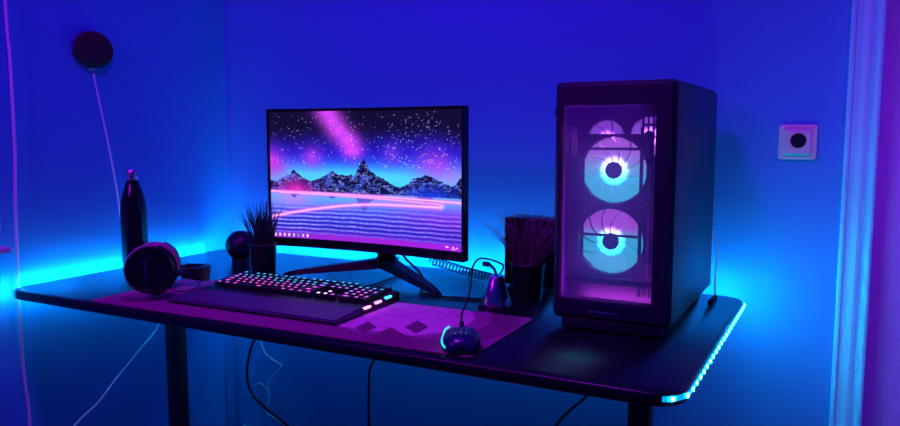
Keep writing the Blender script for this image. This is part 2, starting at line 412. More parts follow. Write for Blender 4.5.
# lit chips: one every 33 mm
acc = 0; last = Vector(ep[0]); chips = []; step = 0.0333; tgt = 0.016
for i in range(1, len(ep)):
    p = Vector(ep[i]); seg_len = (p-last).length
    while seg_len > 0 and acc+seg_len >= tgt:
        f = (tgt-acc)/seg_len; chips.append((last.lerp(p, f), (p-last).normalized())); tgt += step
    acc += seg_len; last = p
for p, t in chips:
    nn = Vector((t.y, -t.x)); bm = bmesh.new()
    mt = Matrix(((t.x, nn.x, 0, p.x+nn.x*0.0018), (t.y, nn.y, 0, p.y+nn.y*0.0018), (0, 0, 1, zc), (0, 0, 0, 1)))
    box(bm, -0.0028, 0.0028, -0.0008, 0.0008, -0.0028, 0.0028, mtx=mt)
    obj('led_chip', bm, M['led_chip'], strip, smooth=False)

# desk mat
PX, PY, PROT = -1.075, 1.3185, math.radians(1.0)
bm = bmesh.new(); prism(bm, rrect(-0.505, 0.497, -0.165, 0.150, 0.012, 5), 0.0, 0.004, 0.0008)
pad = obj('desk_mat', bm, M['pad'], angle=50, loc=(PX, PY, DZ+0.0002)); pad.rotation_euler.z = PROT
tag(pad, 'purple printed cloth desk mat under the keyboard and mouse', 'desk mat')
MZ = DZ+0.0044

# ================================================================== computer tower
CX0, CX1, CY0, CY1, CZ0, CZ1 = -0.524, -0.286, 1.432, 1.905, 0.775, 1.249
pc = thing('computer_tower', 'tall black computer tower with lit fans behind a mesh front', 'computer', (-0.405, 1.67, DZ))
def pcl(bm): bmesh.ops.translate(bm, verts=bm.verts[:], vec=(0.405, -1.67, -DZ)); return bm
bm = bmesh.new()
box(bm, CX0+0.004, CX1-0.004, CY0+0.03, CY1, CZ1-0.014, CZ1, 0.004); box(bm, CX0+0.004, CX1-0.004, CY0+0.03, CY1, CZ0, CZ0+0.012, 0.003)
box(bm, CX0+0.004, CX1-0.004, CY1-0.006, CY1-0.001, CZ0+0.01, CZ1-0.01)
obj('chassis', pcl(bm), M['case'], pc, angle=50)
bm = bmesh.new(); box(bm, CX0+0.012, CX1-0.02, CY0+0.075, CY1-0.01, CZ0+0.012, CZ0+0.085, 0.002); obj('power_shroud', pcl(bm), M['case_inner'], pc, angle=50)
bm = bmesh.new(); box(bm, CX1-0.0055, CX1, CY0+0.034, CY1-0.002, CZ0+0.004, CZ1-0.006, 0.0018); obj('side_panel', pcl(bm), M['case'], pc, angle=50)
bm = bmesh.new(); box(bm, CX0, CX0+0.0055, CY0+0.034, CY1-0.002, CZ0+0.004, CZ1-0.006, 0.0018); obj('side_panel', pcl(bm), M['case'], pc, angle=50)
bm = bmesh.new(); box(bm, CX0+0.03, CX1-0.02, 1.76, 1.766, CZ0+0.09, CZ1-0.02); box(bm, CX0+0.05, CX1-0.04, 1.65, 1.76, 0.93, 0.985, 0.004); obj('interior_board', pcl(bm), M['case_inner'], pc, angle=50)
# front frame with an opening, chamfered outer edges
FX0, FX1, FZ0, FZ1 = -0.510, -0.323, 0.815, 1.204
bm = bmesh.new()
outer = rrect(CX0, CX1, CZ0, CZ1, 0.010, 4); inner = rrect(FX0, FX1, FZ0, FZ1, 0.006, 4)
def ring(pts, y, dx=0):
    cx, cz = (CX0+CX1)/2, (CZ0+CZ1)/2
    return [bm.verts.new((x-(dx if x > cx else -dx), y, z-(dx if z > cz else -dx))) for x, z in pts]
R_ = [ring(outer, CY0+0.034), ring(outer, CY0+0.010), ring(outer, CY0, 0.009), ring(inner, CY0), ring(inner, CY0+0.034)]
for a, b_ in zip(R_, R_[1:]):
    for i in range(len(a)): bm.faces.new((a[i], a[(i+1) % len(a)], b_[(i+1) % len(a)], b_[i]))
a, b_ = R_[-1], R_[0]
for i in range(len(a)): bm.faces.new((a[i], a[(i+1) % len(a)], b_[(i+1) % len(a)], b_[i]))
fr = obj('front_frame', pcl(bm), M['case_front'], pc, angle=25)
# mesh: flat middle standing proud, sides and bottom sloping back to the frame
bm = bmesh.new()
xs = [FX0, FX0+0.012, FX1-0.030, FX1]; zs = [FZ0, FZ0+0.012, FZ1-0.004, FZ1]; ys = [0.014, -0.003, -0.003, 0.012]
g = [[bm.verts.new((xs[i], CY0+max(ys[i], 0.010 if j in (0, 3) else -1), zs[j])) for i in range(4)] for j in range(4)]
for j in range(3):
    for i in range(3): bm.faces.new((g[j][i], g[j][i+1], g[j+1][i+1], g[j+1][i]))
mp = obj('mesh_panel', pcl(bm), M['mesh'], pc, smooth=False)
sol = mp.modifiers.new('thickness', 'SOLIDIFY'); sol.thickness = 0.0008
bm = bmesh.new()
for i in range(22):
    x = FX0+0.02+i*0.0066; box(bm, x, x+0.004, CY0-0.0005, CY0+0.004, FZ0-0.006, FZ0-0.003)
obj('bottom_latch', pcl(bm), M['metal_cone'], pc, smooth=False)
bm = bmesh.new(); box(bm, -0.445, -0.385, CY0-0.0012, CY0+0.001, 0.791, 0.7955, 0.0008); obj('badge_or_reflection', pcl(bm), M['metal_cone'], pc)
bm = bmesh.new(); box(bm, CX0-0.004, CX0+0.002, CY0+0.012, CY0+0.024, 1.185, 1.197, 0.0015); obj('power_button', pcl(bm), M['plastic_gloss'], pc)
bm = bmesh.new(); box(bm, CX0+0.018, CX1-0.018, CY0+0.008, CY0+0.04, DZ+0.004, CZ0+0.002, 0.004); obj('plinth', pcl(bm), M['case_front'], pc, angle=50)
for x in (CX0+0.035, CX1-0.035):
    for y in (CY0+0.05, CY1-0.05):
        bm = bmesh.new(); lathe(bm, [(0, 0), (0.017, 0), (0.018, 0.004), (0.015, 0.026), (0, 0.026)], 24, (x, y, DZ+0.0002)); obj('foot', pcl(bm), M['rubber'], pc)
# inner bracket the fans are screwed to
bm = bmesh.new(); yb = CY0+0.024
for x, wd in ((-0.499, 0.003), (-0.481, 0.004), (-0.353, 0.004), (-0.343, 0.003), (-0.333, 0.003)):
    box(bm, x-wd/2, x+wd/2, yb, yb+0.003, 0.828, 1.20)
for z, hh_ in ((1.2015, 0.004), (1.118, 0.0055), (1.150, 0.005), (1.005, 0.0055), (0.9465, 0.005), (0.853, 0.012)):
    x0, x1 = (-0.4765, -0.3585) if hh_ in (0.0055,) or abs(z-0.9465) < 1e-4 else (-0.505, -0.328)
    if abs(z-1.150) < 1e-4: continue
    box(bm, x0, x1, yb-0.0005, yb+0.0035, z-hh_/2, z+hh_/2)
box(bm, -0.474, -0.468, yb-0.0005, yb+0.003, 0.86, 1.16); box(bm, -0.3575, -0.351, yb-0.0005, yb+0.003, 0.86, 1.16)
for zc_ in (1.165, 1.1, 1.04, 0.99, 0.9, 1.005):
    box(bm, -0.505, -0.472, yb, yb+0.003, zc_-0.002, zc_+0.002); box(bm, -0.355, -0.328, yb, yb+0.003, zc_-0.002, zc_+0.002)
obj('fan_bracket', pcl(bm), M['case_inner'], pc, smooth=False)
M['case_led'] = emit_mat('case_led_violet', (0.60, 0.05, 0.85), 110.0)
bm = bmesh.new(); box(bm, FX0+0.014, FX1-0.006, CY0+0.036, CY0+0.044, 0.795, 0.801); obj('light_bar', pcl(bm), M['case_led'], pc, smooth=False)
bm = bmesh.new(); box(bm, FX1+0.012, FX1+0.016, CY0+0.036, CY0+0.040, FZ0+0.01, FZ1-0.18); obj('light_bar', pcl(bm), M['case_led'], pc, smooth=False)
def make_fan(parent, c, R, m, nb=11, hub=0.017, twist=0.5):
    c = Vector(c)+Vector((0.405, -1.67, -DZ))
    # square frame with a round hole
    bm = bmesh.new(); n = 64; s = R*1.09; d = 0.025
    def sq(t):
        x, z = math.cos(t), math.sin(t); k = s/max(abs(x), abs(z)); k = min(k, s*1.32); return x*k, z*k
    rr = []
    for y in (0, d):
        rr.append([bm.verts.new((sq(2*PI*i/n)[0], y, sq(2*PI*i/n)[1])) for i in range(n)])
        rr.append([bm.verts.new((R*1.015*math.cos(2*PI*i/n), y, R*1.015*math.sin(2*PI*i/n))) for i in range(n)])
    o0, i0, o1, i1 = rr
    for a, b_ in ((o0, i0), (i0, i1), (i1, o1), (o1, o0)):
        for i in range(n): bm.faces.new((a[i], a[(i+1) % n], b_[(i+1) % n], b_[i]))
    f = obj('fan', bm, M['plastic'], parent, loc=c, angle=30)
    bm = bmesh.new()
    for k in range(nb):
        a0 = 2*PI*k/nb; span = 2*PI/nb*0.985; grid = []
        for ir in range(7):
            r = hub*0.9+(R*0.985-hub*0.9)*ir/6; row = []
            for ia in range(5):
                u = ia/4; a = a0+span*u+twist*(ir/6)**1.3; row.append(bm.verts.new((r*math.cos(a), 0.006+0.010*u, r*math.sin(a))))
            grid.append(row)
        for ir in range(6):
            for ia in range(4): bm.faces.new((grid[ir][ia], grid[ir][ia+1], grid[ir+1][ia+1], grid[ir+1][ia]))
    bl = obj('blades', bm, m, f); so = bl.modifiers.new('thickness', 'SOLIDIFY'); so.thickness = 0.0012
    bm = bmesh.new(); lathe(bm, [(0, 0), (hub, 0), (hub, 0.014), (hub*0.9, 0.016), (0, 0.0165)], 32, mtx=Matrix.Translation((0, 0.018, 0)) @ Matrix.Rotation(PI/2, 4, 'X'))
    obj('hub', bm, M['plastic'], f)
    return f
make_fan(pc, (-0.4135, CY0+0.036, 1.075), 0.066, M['fan_a'])
make_fan(pc, (-0.4165, CY0+0.036, 0.932), 0.066, M['fan_b'], twist=-0.5)
make_fan(pc, (-0.468, 1.60, 1.135), 0.042, M['fan_c'], 7, 0.012)
make_fan(pc, (-0.3755, 1.60, 1.142), 0.042, M['fan_c'], 7, 0.012)

# ================================================================== monitor
mon = thing('monitor', 'curved black monitor showing a purple and blue mountain lake wallpaper', 'monitor', (-1.1135, 1.625, DZ))
MW, MZ0, MZ1 = 0.3035, 0.838, 1.2135
def my(x): return -0.026*(x/0.3065)**2
def curved_slab(x0, x1, z0, z1, ya, yb_, nx=32, taper=0):
    bm = bmesh.new(); cols = []
    for i in range(nx+1):
        x = x0+(x1-x0)*i/nx
        cols.append([bm.verts.new((x, my(x)+ya, z0-DZ)), bm.verts.new((x, my(x)+ya, z1-DZ)), bm.verts.new((x, my(x)+yb_, z1-taper-DZ)), bm.verts.new((x, my(x)+yb_, z0+taper-DZ))])
    for a, b_ in zip(cols, cols[1:]):
        for k in range(4): bm.faces.new((a[k], a[(k+1) % 4], b_[(k+1) % 4], b_[k]))
    bm.faces.new(cols[0]); bm.faces.new(cols[-1][::-1]); return bm
SX, SZ0, SZ1 = 0.2970, 0.8615, 1.2065
obj('housing', curved_slab(-MW, MW, MZ0, MZ1, 0.002, 0.022), M['plastic'], mon, angle=30)
obj('back_cover', curved_slab(-0.25, 0.25, MZ0+0.03, MZ1-0.03, 0.0221, 0.055, taper=0.03), M['plastic'], mon, angle=30)
bm = curved_slab(-MW, -SX, MZ0, MZ1, -0.004, 0.0019, 3)
for args in ((SX, MW, MZ0, MZ1), (-SX, SX, SZ1, MZ1), (-SX, SX, MZ0, SZ0)):
    b2 = curved_slab(args[0], args[1], args[2], args[3], -0.004, 0.0019, 32); me_ = bpy.data.meshes.new('t'); b2.to_mesh(me_); b2.free(); bm.from_mesh(me_); bpy.data.meshes.remove(me_)
obj('bezel', bm, M['plastic_gloss'], mon, angle=30)

def picture(nx, ny):
    """the wallpaper on the screen: night sky, nebula, mountains, lake, light trails, task bar. Returns linear RGB per vertex"""
    u = np.linspace(0, 1, nx)[None, :].repeat(ny, 0); v = np.linspace(1, 0, ny)[:, None].repeat(nx, 1)   # v: 0 at top
    def noise2(fx, fy, seed):
        r = np.random.default_rng(seed); gx, gy = int(fx)+2, int(fy)+2; g = r.random((gy, gx))
        x = u*fx; y = v*fy; xi = np.floor(x).astype(int); yi = np.floor(y).astype(int); xf = x-xi; yf = y-yi
        xf = xf*xf*(3-2*xf); yf = yf*yf*(3-2*yf)
        return (g[yi, xi]*(1-xf)+g[yi, xi+1]*xf)*(1-yf)+(g[yi+1, xi]*(1-xf)+g[yi+1, xi+1]*xf)*yf
    def fbm(fx, fy, seed, o_=4):
        s = 0; a = 0.5
        for k in range(o_): s = s+a*noise2(fx*2**k, fy*2**k, seed+k); a *= 0.5
        return s/(1-0.5**o_)
    def c(r, g, b): return np.array([r, g, b], float)/255
    def lerp(A, B, t): return A+(B-A)*np.clip(t, 0, 1)[..., None]
    def ss(x, a, b):
        t = np.clip((x-a)/(b-a), 0, 1); return t*t*(3-2*t)
    I = np.zeros((ny, nx, 3))
    f1 = fbm(7, 5, 3); f2 = fbm(12, 8, 20)
    I[:] = c(12, 10, 44)
    I = lerp(I, c(30, 24, 200), ss(v+0.10*(f1-0.5), 0.10, 0.34)*0.95)
    I = lerp(I, c(40, 90, 245), ss(v, 0.30, 0.43)); I = lerp(I, c(70, 205, 250), ss(v, 0.37, 0.50))
    def blob(cx, cy, sx, sy, col, s, nf=0.6):
        nonlocal I
        d = ((u-cx)/sx)**2+((v-cy)/sy)**2; I = lerp(I, col, np.exp(-d)*s*(1-nf+2*nf*f2))
    for cx, cy, sx in ((0.30, 0.0, .065), (0.33, 0.08, .06), (0.365, 0.15, .06), (0.41, 0.22, .06), (0.435, 0.30, .055)): blob(cx, cy, sx, 0.07, c(215, 70, 250), 1.0, 0.25)
    blob(0.0, 0.42, 0.09, 0.13, c(200, 50, 220), 0.95, 0.3); blob(0.22, 0.36, 0.06, 0.09, c(190, 60, 235), 0.7); blob(0.86, 0.40, 0.10, 0.11, c(190, 60, 235), 0.85, 0.4)
    blob(0.64, 0.33, 0.05, 0.08, c(140, 60, 240), 0.6); blob(0.97, 0.48, 0.08, 0.07, c(200, 90, 235), 0.6)
    # stars
    r = np.random.default_rng(9)
    for k in range(900):
        x = r.random(); y = r.random()**0.8*0.42
        if r.random() < 0.35: x = 0.78+0.12*r.standard_normal()
        ix = int(x*(nx-1)); iy = int((1-y)*(ny-1))
        if 0 <= ix < nx-1 and 1 <= iy < ny:
            s = r.random()**1.6*0.9+0.12; I[iy, ix] = np.minimum(1, I[iy, ix]+s*c(210, 210, 255))
            if s > 0.6: I[iy-1, ix] = np.minimum(1, I[iy-1, ix]+0.7*s*c(210, 210, 255)); I[iy, ix+1] = np.minimum(1, I[iy, ix+1]+0.7*s*c(210, 210, 255))
    # ridge line (height above the shore, as a fraction of the screen height)
    WL = 0.625
    pk = [(-.02, .075), (0, .085), (.03, .075), (.06, .10), (.10, .13), (.125, .165), (.15, .13), (.18, .105), (.21, .085), (.24, .095), (.28, .13), (.33, .165), (.36, .14), (.40, .13), (.44, .14), (.465, .19), (.487, .25), (.497, .27), (.507, .24), (.53, .17), (.56, .14), (.60, .12),
          (.64, .08), (.68, .06), (.72, .08), (.76, .13), (.79, .125), (.815, .17), (.84, .14), (.88, .125), (.92, .10), (.95, .08), (.97, .10), (1.0, .16), (1.02, .17)]
    rx = np.array([p[0] for p in pk]); rz = np.array([p[1] for p in pk]); uu = u[0]
    rr_ = np.random.default_rng(31)
    jit = np.interp(uu, np.linspace(0, 1, 90), rr_.standard_normal(90)*0.006)
    ridge = np.interp(uu, rx, rz)+jit
    top = (WL-ridge)[None, :]
    mt = (v > top) & (v < WL)
    hgt = np.clip((v-top)/np.maximum(ridge[None, :], 1e-3), 0, 1)
    facet = fbm(34, 30, 50, 4); fac2 = noise2(90, 60, 77)
    slope = np.gradient(np.interp(uu, np.linspace(0, 1, 45), np.interp(np.linspace(0, 1, 45), rx, rz)))[None, :].repeat(ny, 0)
    mc = lerp(np.zeros_like(I)+c(16, 16, 70), c(70, 95, 215), ss(facet+0.25*(fac2-0.5)+np.sign(slope)*0.05, 0.46, 0.66)*(1-0.4*hgt))
    rg = 1-np.abs(2*fbm(30, 44, 91, 3)-1); mc = lerp(mc, c(150, 175, 245), ss(rg, 0.90, 0.985)*0.75); mc = lerp(mc, c(10, 8, 50), ss(1-np.abs(2*fbm(22, 26, 17, 3)-1), 0.88, 0.98)*0.7)
    mc = lerp(mc, c(225, 40, 190), np.exp(-((u-0.13)/0.09)**2-((v-WL)/0.09)**2)*0.95)
    mc = lerp(mc, c(20, 60, 235), np.exp(-((u-0.85)/0.13)**2-((v-WL)/0.07)**2)*0.85)
    I = np.where(mt[..., None], mc, I)
    # lake
    wt = v >= WL
    wcol = lerp(np.zeros_like(I)+c(95, 165, 250), c(70, 80, 240), ss(v, 0.66, 0.80))
    wcol = lerp(wcol, c(150, 40, 225), np.clip(ss(u, 0.5, 0.95)*ss(v, 0.63, 0.80), 0, 1)*0.75)
    wcol = lerp(wcol, c(50, 30, 190), ss(v, 0.78, 0.92)*0.7)
    wcol = lerp(wcol, c(205, 120, 245), np.exp(-((u-0.12)/0.10)**2-((v-0.68)/0.07)**2)*0.7)
    refl = np.where(v-WL < 0.95*np.maximum(ridge[None, :]-0.112, 0), 1.0, 0)*np.where((np.abs(u-0.5) < 0.1) | (np.abs(u-0.125) < 0.05) | (np.abs(u-0.815) < 0.04) | ((u > .27) & (u < .42)), 1, 0)*np.where(ridge[None, :] > 0.11, 1, 0)
    wcol = lerp(wcol, c(70, 60, 190), refl*0.75)
    ph = (v-0.68)**0.9*170+0 if False else np.clip(v-0.68, 0, 1)*190+0.45*np.sin(u*9+v*20)+0.3*np.sin(u*47)
    st = (np.sin(ph)*0.5+0.5)**2.5*ss(v, 0.69, 0.80)
    wcol = lerp(wcol, c(190, 190, 255), st*(0.45+0.5*fac2)*(1-0.4*u))
    wcol = lerp(wcol, c(30, 20, 170), (1-(np.sin(ph)*0.5+0.5))**2*ss(v, 0.72, 0.84)*0.7)
    I = np.where(wt[..., None], wcol, I)
    # light trails
    def trail(px, py, th, s=1):
        nonlocal I
        y0 = np.interp(uu, px, py, left=9, right=9)[None, :]
        d = np.abs(v-y0)
        I = lerp(I, c(235, 90, 225), np.exp(-(d/(th*2.2))**2)*0.75*s); I = lerp(I, c(255, 190, 240), np.exp(-(d/th)**2)*s)
    trail([0, .08, 1], [.628, .630, .655], 0.007); trail([.05, .5, .9], [.637, .655, .675], 0.005, .9)
    tx = np.linspace(0, .9, 30); ty = 0.70+0.135*(1-tx/.62).clip(0, 1)**1.7; ty = np.where(tx > .62, .70-.004*(tx-.62)/.28, ty)
    trail(tx, ty, 0.009)
    d = np.sqrt(((u-.9)/.012)**2+((v-.688)/.018)**2); I = lerp(I, c(255, 170, 240), np.exp(-d*d)*0.9)
    # task bar with its icons
    tb = v > 0.958; I = np.where(tb[..., None], lerp(np.zeros_like(I)+c(140, 40, 205), c(160, 30, 220), u), I)
    I = np.where(((v > 0.925) & ~tb)[..., None], lerp(I, c(110, 40, 215), np.full_like(u, 0.45)), I)
    for k, cc in enumerate(((255, 230, 255), (230, 210, 255), (250, 220, 250), (230, 220, 255), (170, 240, 190), (60, 170, 220), (210, 200, 250), (250, 240, 255))):
        if k == 5: w2 = 0.006
        else: w2 = 0.008
        x0 = 0.018+k*0.0245; mk = (np.abs(u-x0) < w2*0.55) & (np.abs(v-0.978) < 0.0105); I[mk] = c(*cc)
    for x0, wd, y0 in ((.925, .014, .974), (.955, .010, .972), (.975, .008, .978), (.957, .02, .985)):
        mk = (np.abs(u-x0) < wd*0.5) & (np.abs(v-y0) < 0.004); I[mk] = c(250, 200, 240)
    I = np.clip(I, 0, 1)
    return np.where(I <= 0.04045, I/12.92, ((I+0.055)/1.055)**2.4)
def make_screen():
    nx, ny = 540, 310
    x = np.linspace(-SX+0.0002, SX-0.0002, nx); z = np.linspace(SZ0+0.0002, SZ1-0.0002, ny)-DZ
    co = np.zeros((ny, nx, 3)); co[..., 0] = x[None]; co[..., 1] = (-0.026*(x/0.3065)**2)[None]-0.0005; co[..., 2] = z[:, None]
    idx = np.arange(nx*ny).reshape(ny, nx)
    q = np.stack([idx[:-1, :-1], idx[:-1, 1:], idx[1:, 1:], idx[1:, :-1]], -1).reshape(-1, 4)
    me = bpy.data.meshes.new('screen'); me.from_pydata(co.reshape(-1, 3).tolist(), [], q.tolist())
    col = picture(nx, ny); a = me.color_attributes.new('picture', 'FLOAT_COLOR', 'POINT')
    rgba = np.ones((nx*ny, 4)); rgba[:, :3] = col.reshape(-1, 3); a.data.foreach_set('color', rgba.ravel())
    me.materials.append(M['screen']); o = bpy.data.objects.new('screen', me); scene.collection.objects.link(o); o.parent = mon
    me.update(); return o
make_screen()
# stand
bm = bmesh.new(); box(bm, -0.028, 0.028, 0.088, 0.112, 0.045, 0.30, 0.012, 3); box(bm, -0.04, 0.04, 0.052, 0.09, 0.20, 0.28, 0.006)
obj('stand_column', bm, M['plastic'], mon, angle=40)
bm = bmesh.new(); lathe(bm, [(0, 0.030), (0.028, 0.030), (0.031, 0.034), (0.031, 0.055), (0.028, 0.059), (0, 0.059)], 32, (0, 0.10, 0)); obj('stand_hub', bm, M['plastic'], mon)
def foot(p1):
    bm = bmesh.new(); p0 = Vector((0, 0.10, 0.028)); p1 = Vector(p1); d = (p1-p0); d2 = Vector((d.x, d.y, 0)).normalized(); s = Vector((-d2.y, d2.x, 0)); n = 12; rows = []
    for i in range(n+1):
        t = i/n; c_ = p0.lerp(p1, t); wd = 0.026*(1-t)+0.011*t; h0 = 0.001+0.010*(1-t); h1 = 0.048*(1-t)**0.9+0.010
        if t > 0.95: h1 *= 0.7
        rows.append([bm.verts.new((c_.x+s.x*a*wd, c_.y+s.y*a*wd, z)) for a, z in ((-1, h0+0.02*(1-t)), (1, h0+0.02*(1-t)), (0.75, h1), (-0.75, h1))])
    for a, b_ in zip(rows, rows[1:]):
        for k in range(4): bm.faces.new((a[k], a[(k+1) % 4], b_[(k+1) % 4], b_[k]))
    bm.faces.new(rows[0]); bm.faces.new(rows[-1][::-1])
    return obj('stand_foot', bm, M['plastic'], mon, angle=50)
foot((-0.275, -0.005, 0.006)); foot((0.235, -0.03, 0.006))

# ================================================================== keyboard
KROT = math.radians(1.2)
kb = thing('keyboard', 'black keyboard with lit pink and cyan keys and a padded wrist rest', 'keyboard', (-1.157, 1.326, MZ), KROT); kb.scale = (1.035, 1.0, 1.0)
KW = 0.462
bm = bmesh.new()
# wedge-shaped case, higher at the rear
def wedge(bm, x0, x1, y0, y1, z0a, z1a, z0b, z1b, mi=0, bev=0.002):
    v = [bm.verts.new(p) for p in ((x0, y0, z0a), (x1, y0, z0a), (x1, y1, z0b), (x0, y1, z0b), (x0, y0, z1a), (x1, y0, z1a), (x1, y1, z1b), (x0, y1, z1b))]
    fs = [bm.faces.new([v[i] for i in q]) for q in ((0, 3, 2, 1), (4, 5, 6, 7), (0, 1, 5, 4), (1, 2, 6, 5), (2, 3, 7, 6), (3, 0, 4, 7))]
    for f in fs: f.material_index = mi
    if bev: bmesh.ops.bevel(bm, geom=list({e for f in fs for e in f.edges}), offset=bev, segments=2, affect='EDGES')
wedge(bm, -KW/2, KW/2, -0.008, 0.152, 0.0005, 0.014, 0.0005, 0.024)
obj('case', bm, M['kb_case'], kb, angle=40)
bm = bmesh.new(); wedge(bm, -KW/2+0.0, KW/2-0.0, -0.105, -0.0095, 0.0005, 0.010, 0.0005, 0.017, bev=0.004)
obj('wrist_rest', bm, M['rest'], kb, angle=40)
bm = bmesh.new(); wedge(bm, -KW/2-0.002, KW/2+0.002, -0.108, -0.009, 0.0002, 0.004, 0.0002, 0.004, bev=0.001)
obj('rest_base', bm, M['plastic'], kb, angle=40)
SL = math.atan2(0.010, 0.160)
def key_mesh(wu, colkey, hu=1):
    bm = bmesh.new(); wd = 0.0190*wu-0.0028; dp = 0.0190*hu-0.0028; h = 0.0085
    lo = rrect(-wd/2, wd/2, -dp/2, dp/2, 0.0012, 2); hi = rrect(-wd/2+0.0016, wd/2-0.0016, -dp/2+0.0012, dp/2-0.0022, 0.0016, 2)
    A = [bm.verts.new((x, y, 0.001)) for x, y in lo]; B = [bm.verts.new((x, y, h)) for x, y in hi]; n = len(A)
    for i in range(n): bm.faces.new((A[i], A[(i+1) % n], B[(i+1) % n], B[i]))
    bm.faces.new(B); bm.faces.new(A[::-1])
    lw = min(0.0070 if wu < 1.3 else 0.012, wd*0.5)
    r = bmesh.ops.create_cube(bm, size=1)
    for v in r['verts']: v.co = Vector((v.co.x*lw, 0.0012+v.co.y*0.0055, h+v.co.z*0.0005))
    for f in {f for v in r['verts'] for f in v.link_faces}: f.material_index = 1
    # light leaking at the foot of the cap
    r = bmesh.ops.create_cube(bm, size=1)
    for v in r['verts']: v.co = Vector((v.co.x*(wd*0.7), v.co.y*(dp*0.7), 0.0007+v.co.z*0.0006))
    me = bpy.data.meshes.new('key'); bmesh.ops.recalc_face_normals(bm, faces=bm.faces[:]); bm.to_mesh(me); bm.free()
    me.materials.append(M['keycap']); me.materials.append(M[colkey]); return me
kcache = {}
def place_key(xu, row, wu=1, hu=1, col=None):
    # xu: left edge in key units from the left; row 0 = function row at the rear
    y = 0.1405-row*0.0191 - (0.004 if row > 0 else 0) - (hu-1)*0.00955
    x = -KW/2+0.0095+(xu+wu/2)*0.01925
    if col is None:
        t = row + rng.normal()*0.7
        if xu < 6: t += 1.2
        col = 'key_cyan' if t < 2.0 else ('key_violet' if t < 3.4 else 'key_pink')
        if xu > 15 and row in (2,): col = 'key_violet'
    k = (wu, hu, col)
    if k not in kcache: kcache[k] = key_mesh(wu, col, hu)
    o = bpy.data.objects.new('key', kcache[k]); scene.collection.objects.link(o); o.parent = kb
    zz = 0.0155+(y+0.008)/0.160*0.010-0.0005
    o.location = (x, y, zz); o.rotation_euler = (SL, 0, 0)
for i, x in enumerate([0, 2, 3, 4, 5, 6.5, 7.5, 8.5, 9.5, 11, 12, 13, 14, 15.3, 16.3, 17.3]): place_key(x, 0)
for x in range(13): place_key(x, 1)
place_key(13, 1, 2)
place_key(0, 2, 1.5)
for x in range(12): place_key(1.5+x, 2)
place_key(13.5, 2, 1.5); place_key(0, 3, 1.75)
for x in range(11): place_key(1.75+x, 3)
place_key(12.75, 3, 2.25); place_key(0, 4, 2.25)
for x in range(10): place_key(2.25+x, 4)
place_key(12.25, 4, 2.75)
xx = 0
for wd in (1.25, 1.25, 1.25): place_key(xx, 5, wd); xx += wd
place_key(xx, 5, 6.25); xx += 6.25
for wd in (1.25, 1.25, 1.25, 1.25): place_key(xx, 5, wd, col='key_pink'); xx += wd
for x in (15.3, 16.3, 17.3): place_key(x, 1); place_key(x, 2)
place_key(16.3, 4, col='key_white')
for x in (15.3, 16.3, 17.3): place_key(x, 5, col='key_white' if x < 17 else 'key_pink')
for x in (18.6, 19.6, 20.6, 21.6): place_key(x, 1)
for x in (18.6, 19.6, 20.6): place_key(x, 2, col='key_violet'); place_key(x, 3); place_key(x, 4)
place_key(21.6, 2, 1, 2); place_key(21.6, 4, 1, 2); place_key(18.6, 5, 2); place_key(20.6, 5)
for i, (y, mk) in enumerate(((0.0, 'bar_pink'), (0.045, 'bar_pink'), (0.088, 'bar_cyan'))):
    bm = bmesh.new(); z = 0.0135+(y+0.018)/0.16*0.010
    box(bm, KW/2-0.0045, KW/2+0.0012, y, y+0.026, z-0.004, z+0.0012, 0.001); obj('light_bar', bm, M[mk], kb)
bm = bmesh.new(); cyl(bm, (KW/2-0.06, 0.143, 0.0245), (KW/2-0.02, 0.143, 0.0245), 0.007, seg=24); obj('volume_roller', bm, M['plastic_gloss'], kb)

